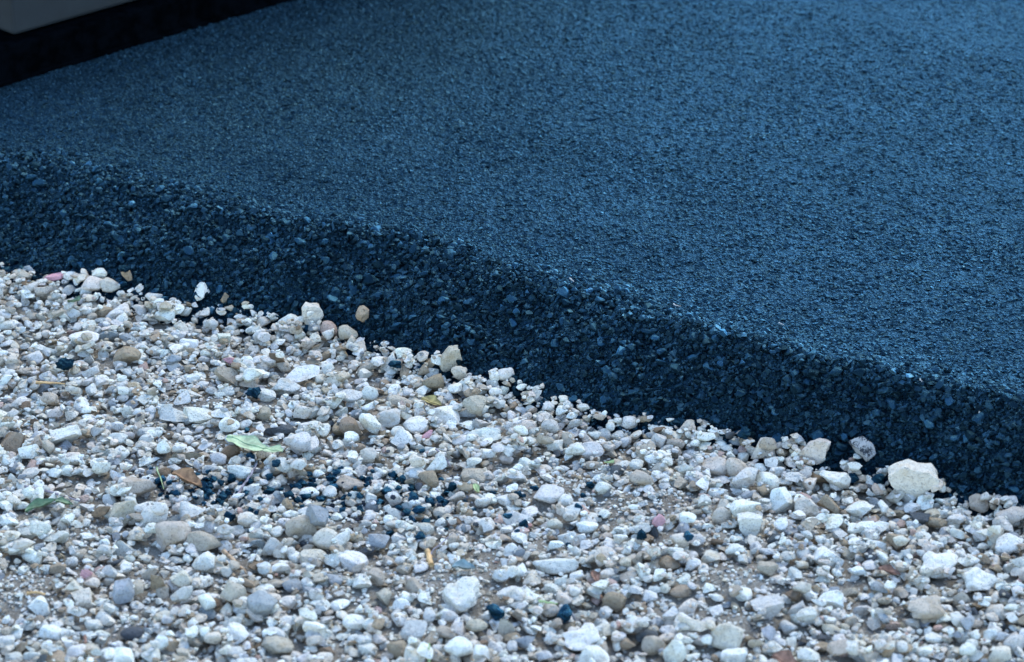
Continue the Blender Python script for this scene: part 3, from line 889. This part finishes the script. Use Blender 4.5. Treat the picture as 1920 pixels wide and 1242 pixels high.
def leaf(name, xa, ya, xb, yb, wd, mat, label, curl=.25, group=None, lift=.003, wave=.12):
    """A leaf blade lying on the stones: ln, wd in photograph pixels along the ground, ang on the ground."""
    pa, pb = ground(xa, ya, .008), ground(xb, yb, .008)
    p = (pa + pb) / 2; k = LENS / 36.0 * W / pixel(p)[2]
    L, B = float(np.linalg.norm(pb - pa)), wd / k
    ca, sa = (pb - pa)[0] / L, (pb - pa)[1] / L
    n, m = 13, 7
    vt = []
    for i in range(n):
        u = i / (n - 1)
        half = B / 2 * (math.sin(math.pi * min(1, max(.03, u)) ** .85) ** .8 + .02)
        for j in range(m):
            w_ = j / (m - 1) * 2 - 1
            lx = (u - .5) * L; ly = w_ * half * (1 + .12 * math.sin(u * 17))
            lz = curl * abs(w_) ** 2 * half + wave * L * math.sin(u * 5.0 + 1) * .3 + .02 * L * math.sin(u * 11 + w_ * 3)
            vt.append((lx, ly, lz))
    v = np.array(vt)
    xy = np.stack([p[0] + ca * v[:, 0] - sa * v[:, 1], p[1] + sa * v[:, 0] + ca * v[:, 1]], -1)
    sup = [top_at(*(p[:2] + np.array([ca, sa]) * L * q)) for q in (-.35, 0, .35)]
    sl = (sup[2] - sup[0]) / (.7 * L); zc = max(sup[1], (sup[0] + sup[2]) / 2) + lift
    z = zc + np.clip(sl, -.5, .5) * v[:, 0] + v[:, 2]
    loc = np.array([p[0], p[1], zc])
    verts = np.concatenate([xy, z[:, None]], -1) - loc
    nn = len(verts)
    verts = np.concatenate([verts, verts - np.array([0, 0, .0005])])
    q = [(i * m + j, (i + 1) * m + j, (i + 1) * m + j + 1, i * m + j + 1) for i in range(n - 1) for j in range(m - 1)]
    q += [tuple(a + nn for a in reversed(e)) for e in list(q)]
    rim = [j for j in range(m)] + [i * m + m - 1 for i in range(1, n)] + [(n - 1) * m + j for j in range(m - 2, -1, -1)] + [i * m for i in range(n - 2, 0, -1)]
    for a, b in zip(rim, rim[1:] + rim[:1]):
        q.append((a, a + nn, b + nn, b))
    o = add(name, mesh_np(name, verts, np.array(q), mats=[mat]), None, loc, label=label, category='leaf')
    # midrib
    rib = tube([verts[i * m + 3] + np.array([0, 0, .0006]) for i in range(n)], [B * .03 + .0002] * n)
    add('midrib', mesh_np('midrib', *rib, mats=[mat]), o)
    if group:
        o['group'] = group
    return o


def tube(pts, rad, sides=6):
    pts = np.array(pts); n = len(pts)
    tg = np.gradient(pts, axis=0); tg /= np.linalg.norm(tg, axis=1, keepdims=True)
    up = np.where(np.abs(tg[:, 2:3]) > .9, np.array([[1., 0, 0]]), np.array([[0, 0, 1.]]))
    e1 = np.cross(tg, up); e1 /= np.linalg.norm(e1, axis=1, keepdims=True); e2 = np.cross(tg, e1)
    an = np.arange(sides) / sides * 2 * math.pi
    v = (pts[:, None] + np.array(rad)[:, None, None] * (np.cos(an)[None, :, None] * e1[:, None] + np.sin(an)[None, :, None] * e2[:, None])).reshape(-1, 3)
    f = [(i * sides + j, i * sides + (j + 1) % sides, (i + 1) * sides + (j + 1) % sides, (i + 1) * sides + j) for i in range(n - 1) for j in range(sides)]
    f += [(j, (j + 1) % sides, (j + 2) % sides, (j + 2) % sides) for j in ()]
    for o_, rv in ((0, True), ((n - 1) * sides, False)):
        c = len(v); v = np.concatenate([v, pts[:1] if rv else pts[-1:]])
        for j in range(0, sides, 2):
            e = (o_ + j, o_ + (j + 1) % sides, o_ + (j + 2) % sides, c)
            f.append(tuple(reversed(e)) if not rv else e)
    return v, np.array(f)


def stick(name, pix, wpx, mat, label, cat, lift=.004, group=None, taper=.5, on=None):
    """A stick through pixels of the photograph's ground, lying on what is below it."""
    P = []
    for (x_, y_) in pix:
        g = ground(x_, y_, .006 if on is None else on)
        if on is None:
            g[2] = top_at(g[0], g[1])
        else:
            s_, t_ = to_st(g[None]); g[2] = slab_z(s_, t_)[0]
        P.append(g)
    P = np.array(P)
    n = 10
    u = np.linspace(0, len(P) - 1, n)
    pts = np.stack([np.interp(u, np.arange(len(P)), P[:, k]) for k in range(3)], -1)
    zl = np.polyfit(np.arange(n), pts[:, 2], 1)
    pts[:, 2] = np.maximum(np.polyval(zl, np.arange(n)), pts[:, 2] - .004) + lift
    pts += R.normal(0, .0004, pts.shape)
    k = LENS / 36.0 * W / pixel(pts[0])[2]
    rad = wpx / k / 2 * np.linspace(1, taper, n) * R.uniform(.85, 1.15, n)
    loc = pts.mean(0)
    v, f = tube(pts - loc, rad)
    o = add(name, mesh_np(name, v, f, mats=[mat]), None, loc, label=label, category=cat)
    if group:
        o['group'] = group
    return o


leaf('leaf', 426, 812, 506, 842, 44, M_LEAFY, 'large yellow-green leaf lying across the white gravel', .15, lift=.014, wave=.05)
leaf('leaf', 494, 838, 530, 858, 34, M_LEAFY, 'small pale green leaf tip below the yellow-green leaf', .2, lift=.013, wave=.05)
leaf('leaf', 46, 942, 104, 932, 30, M_LEAFG, 'dark green leaf among pebbles above the ochre-stained round stone', .6, lift=.008)
leaf('leaf', 104, 939, 136, 934, 22, M_LEAFG, 'small dark green leaf beside the larger dark green leaf', .6, lift=.008)
leaf('leaf', 322, 880, 378, 900, 34, M_LEAFO, 'curled orange dead leaf on the black crumbs', .9, lift=.008)
leaf('leaf', 1448, 1222, 1500, 1236, 44, M_RUST, 'rusty brown dead leaf at the bottom of the gravel', .6, lift=.007)
leaf('leaf', 130, 562, 150, 572, 24, M_LEAFG, 'olive leaf scrap in the far gravel by the asphalt', .6, lift=.005)
leaf('leaf', 848, 1056, 892, 1058, 28, M_TEAL, 'blue-green leaf scrap under a white pebble on the bare soil', .7, lift=.005)
leaf('leaf', 889, 884, 897, 900, 12, M_LIME, 'bright lime leaf scrap on a beige pebble', .4, lift=.006)
leaf('leaf', 1136, 854, 1150, 867, 18, M_LIME, 'lime-yellow leaf scrap beside the pale grey pebbles', .4, lift=.006)
leaf('leaf', 1648, 1054, 1690, 1060, 26, M_RUST, 'reddish brown leaf fragment in the lower right gravel', .5, lift=.006)
leaf('leaf', 790, 738, 828, 748, 28, plain('leaf_ochre', (.36, .28, .10), .7, .4, 90), 'ochre leaf fragment under the tan stone by the asphalt foot', .5, lift=.006)
leaf('leaf', 1112, 1056, 1122, 1074, 16, M_RUST, 'dark brown leaf scrap beside the long pale grey slab', .5, lift=.005)
stick('twig', [(418, 1010), (432, 1022), (448, 1036), (470, 1055)], 9, M_TWIG, 'pale broken twig lying on grey pebbles below the crumb spill', 'twig', .006)
stick('twig', [(446, 905), (458, 890), (470, 882), (482, 866)], 6, M_TWIGD, 'grey bent twig across the black crumb spill', 'twig', .006)
stick('straw', [(801, 1009), (805, 1026), (808, 1046)], 11, M_STRAW, 'flat orange straw standing on the bare soil', 'straw', .005, taper=.9)
stick('twig', [(797, 1034), (812, 1018), (848, 994)], 4, M_TWIGD, 'thin grey twig beside the orange straw', 'twig', .006)
stick('straw', [(66, 702), (95, 702), (122, 703)], 5, M_STRAW, 'orange straw lying flat in the far left gravel', 'straw', .005)
stick('twig', [(157, 1170), (160, 1190), (159, 1206)], 7, M_RUST, 'short brown twig near the lower left corner', 'twig', .006)
stick('straw', [(50, 1098), (66, 1100), (84, 1108)], 6, M_STRAW, 'yellow straw on bare soil at the left side', 'straw', .005)
stick('twig', [(45, 905), (90, 912), (150, 928)], 6, M_TWIGD, 'grey straight twig above the dark green leaf', 'twig', .006)
stick('grass_blade', [(293, 868), (300, 884), (306, 900)], 3, M_LIME, 'thin green grass blade beside the curled orange leaf', 'grass', .006)
stick('grass_blade', [(806, 1240), (804, 1228)], 6, M_LIME, 'short lime grass blade at the bottom edge', 'grass', .006)
stick('grass_blade', [(1010, 1130), (1030, 1128), (1044, 1126)], 5, M_LIME, 'green grass blade in the middle of the near gravel', 'grass', .006)
stick('twig', [(817, 832), (836, 842), (846, 850)], 4, M_TWIGD, 'thin dark twig under the pink chip', 'twig', .006)
for k, (x0, y0, x1, y1, what) in enumerate([(1262, 572, 1276, 578, 'on the asphalt crest'), (1838, 752, 1836, 762, 'on the asphalt edge by the frame side'), (1724, 716, 1730, 720, 'on the crest above the cream slab'), (1460, 606, 1470, 609, 'on the asphalt behind the crest'), (1068, 530, 1076, 535, 'on the crest in mid picture'), (1574, 890, 1600, 888, '')]):
    if what:
        stick('straw', [(x0, y0), (x1, y1)], 3, M_WHITE, f'tiny pale straw {what}', 'straw', .004, on=THICK)

# ------------------------------------------------------------------ paving machine at the upper left
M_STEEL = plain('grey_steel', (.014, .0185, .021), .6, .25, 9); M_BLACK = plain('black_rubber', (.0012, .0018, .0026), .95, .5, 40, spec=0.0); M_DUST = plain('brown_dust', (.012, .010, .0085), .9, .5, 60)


def box_mesh(name, dims, mat, bev=.004):
    import bmesh
    bm = bmesh.new()
    bmesh.ops.create_cube(bm, size=1.0)
    bmesh.ops.scale(bm, vec=dims, verts=bm.verts)
    if bev:
        bmesh.ops.bevel(bm, geom=list(bm.edges), offset=bev, segments=2, affect='EDGES', profile=.6)
    me = bpy.data.meshes.new(name); bm.to_mesh(me); bm.free(); me.materials.append(mat)
    return me


A = ground(0, 162, THICK); B = ground(545, 0, THICK)
md = (B - A)[:2] / np.linalg.norm((B - A)[:2])                    # along the rear of the screed
mn = np.array([-md[1], md[0]])                                    # forwards, away from the viewer
if mn[1] < 0:
    mn = -mn
PZ = .088
for _ in range(30):
    corner = ground(26, 67, THICK + PZ)
    PZ += ((corner[:2] - A[:2]) @ mn - .03) * .3
off = float((corner[:2] - A[:2]) @ md)
setb = float((corner[:2] - A[:2]) @ mn)
yawm = math.atan2(md[1], md[0])
mach = add('paving_machine', None, None, (A[0], A[1], THICK), label='grey steel paving machine rear with black skirt on fresh asphalt', category='machine')
mach.rotation_euler = (0, 0, yawm)


def mpart(name, x0, x1, y0, y1, z0, z1, mat, bev=.004, parent=None):
    o = add(name, box_mesh(name, (x1 - x0, y1 - y0, z1 - z0), mat, bev), parent or mach)
    o.location = ((x0 + x1) / 2, (y0 + y1) / 2, (z0 + z1) / 2)
    return o


LEN = 1.5
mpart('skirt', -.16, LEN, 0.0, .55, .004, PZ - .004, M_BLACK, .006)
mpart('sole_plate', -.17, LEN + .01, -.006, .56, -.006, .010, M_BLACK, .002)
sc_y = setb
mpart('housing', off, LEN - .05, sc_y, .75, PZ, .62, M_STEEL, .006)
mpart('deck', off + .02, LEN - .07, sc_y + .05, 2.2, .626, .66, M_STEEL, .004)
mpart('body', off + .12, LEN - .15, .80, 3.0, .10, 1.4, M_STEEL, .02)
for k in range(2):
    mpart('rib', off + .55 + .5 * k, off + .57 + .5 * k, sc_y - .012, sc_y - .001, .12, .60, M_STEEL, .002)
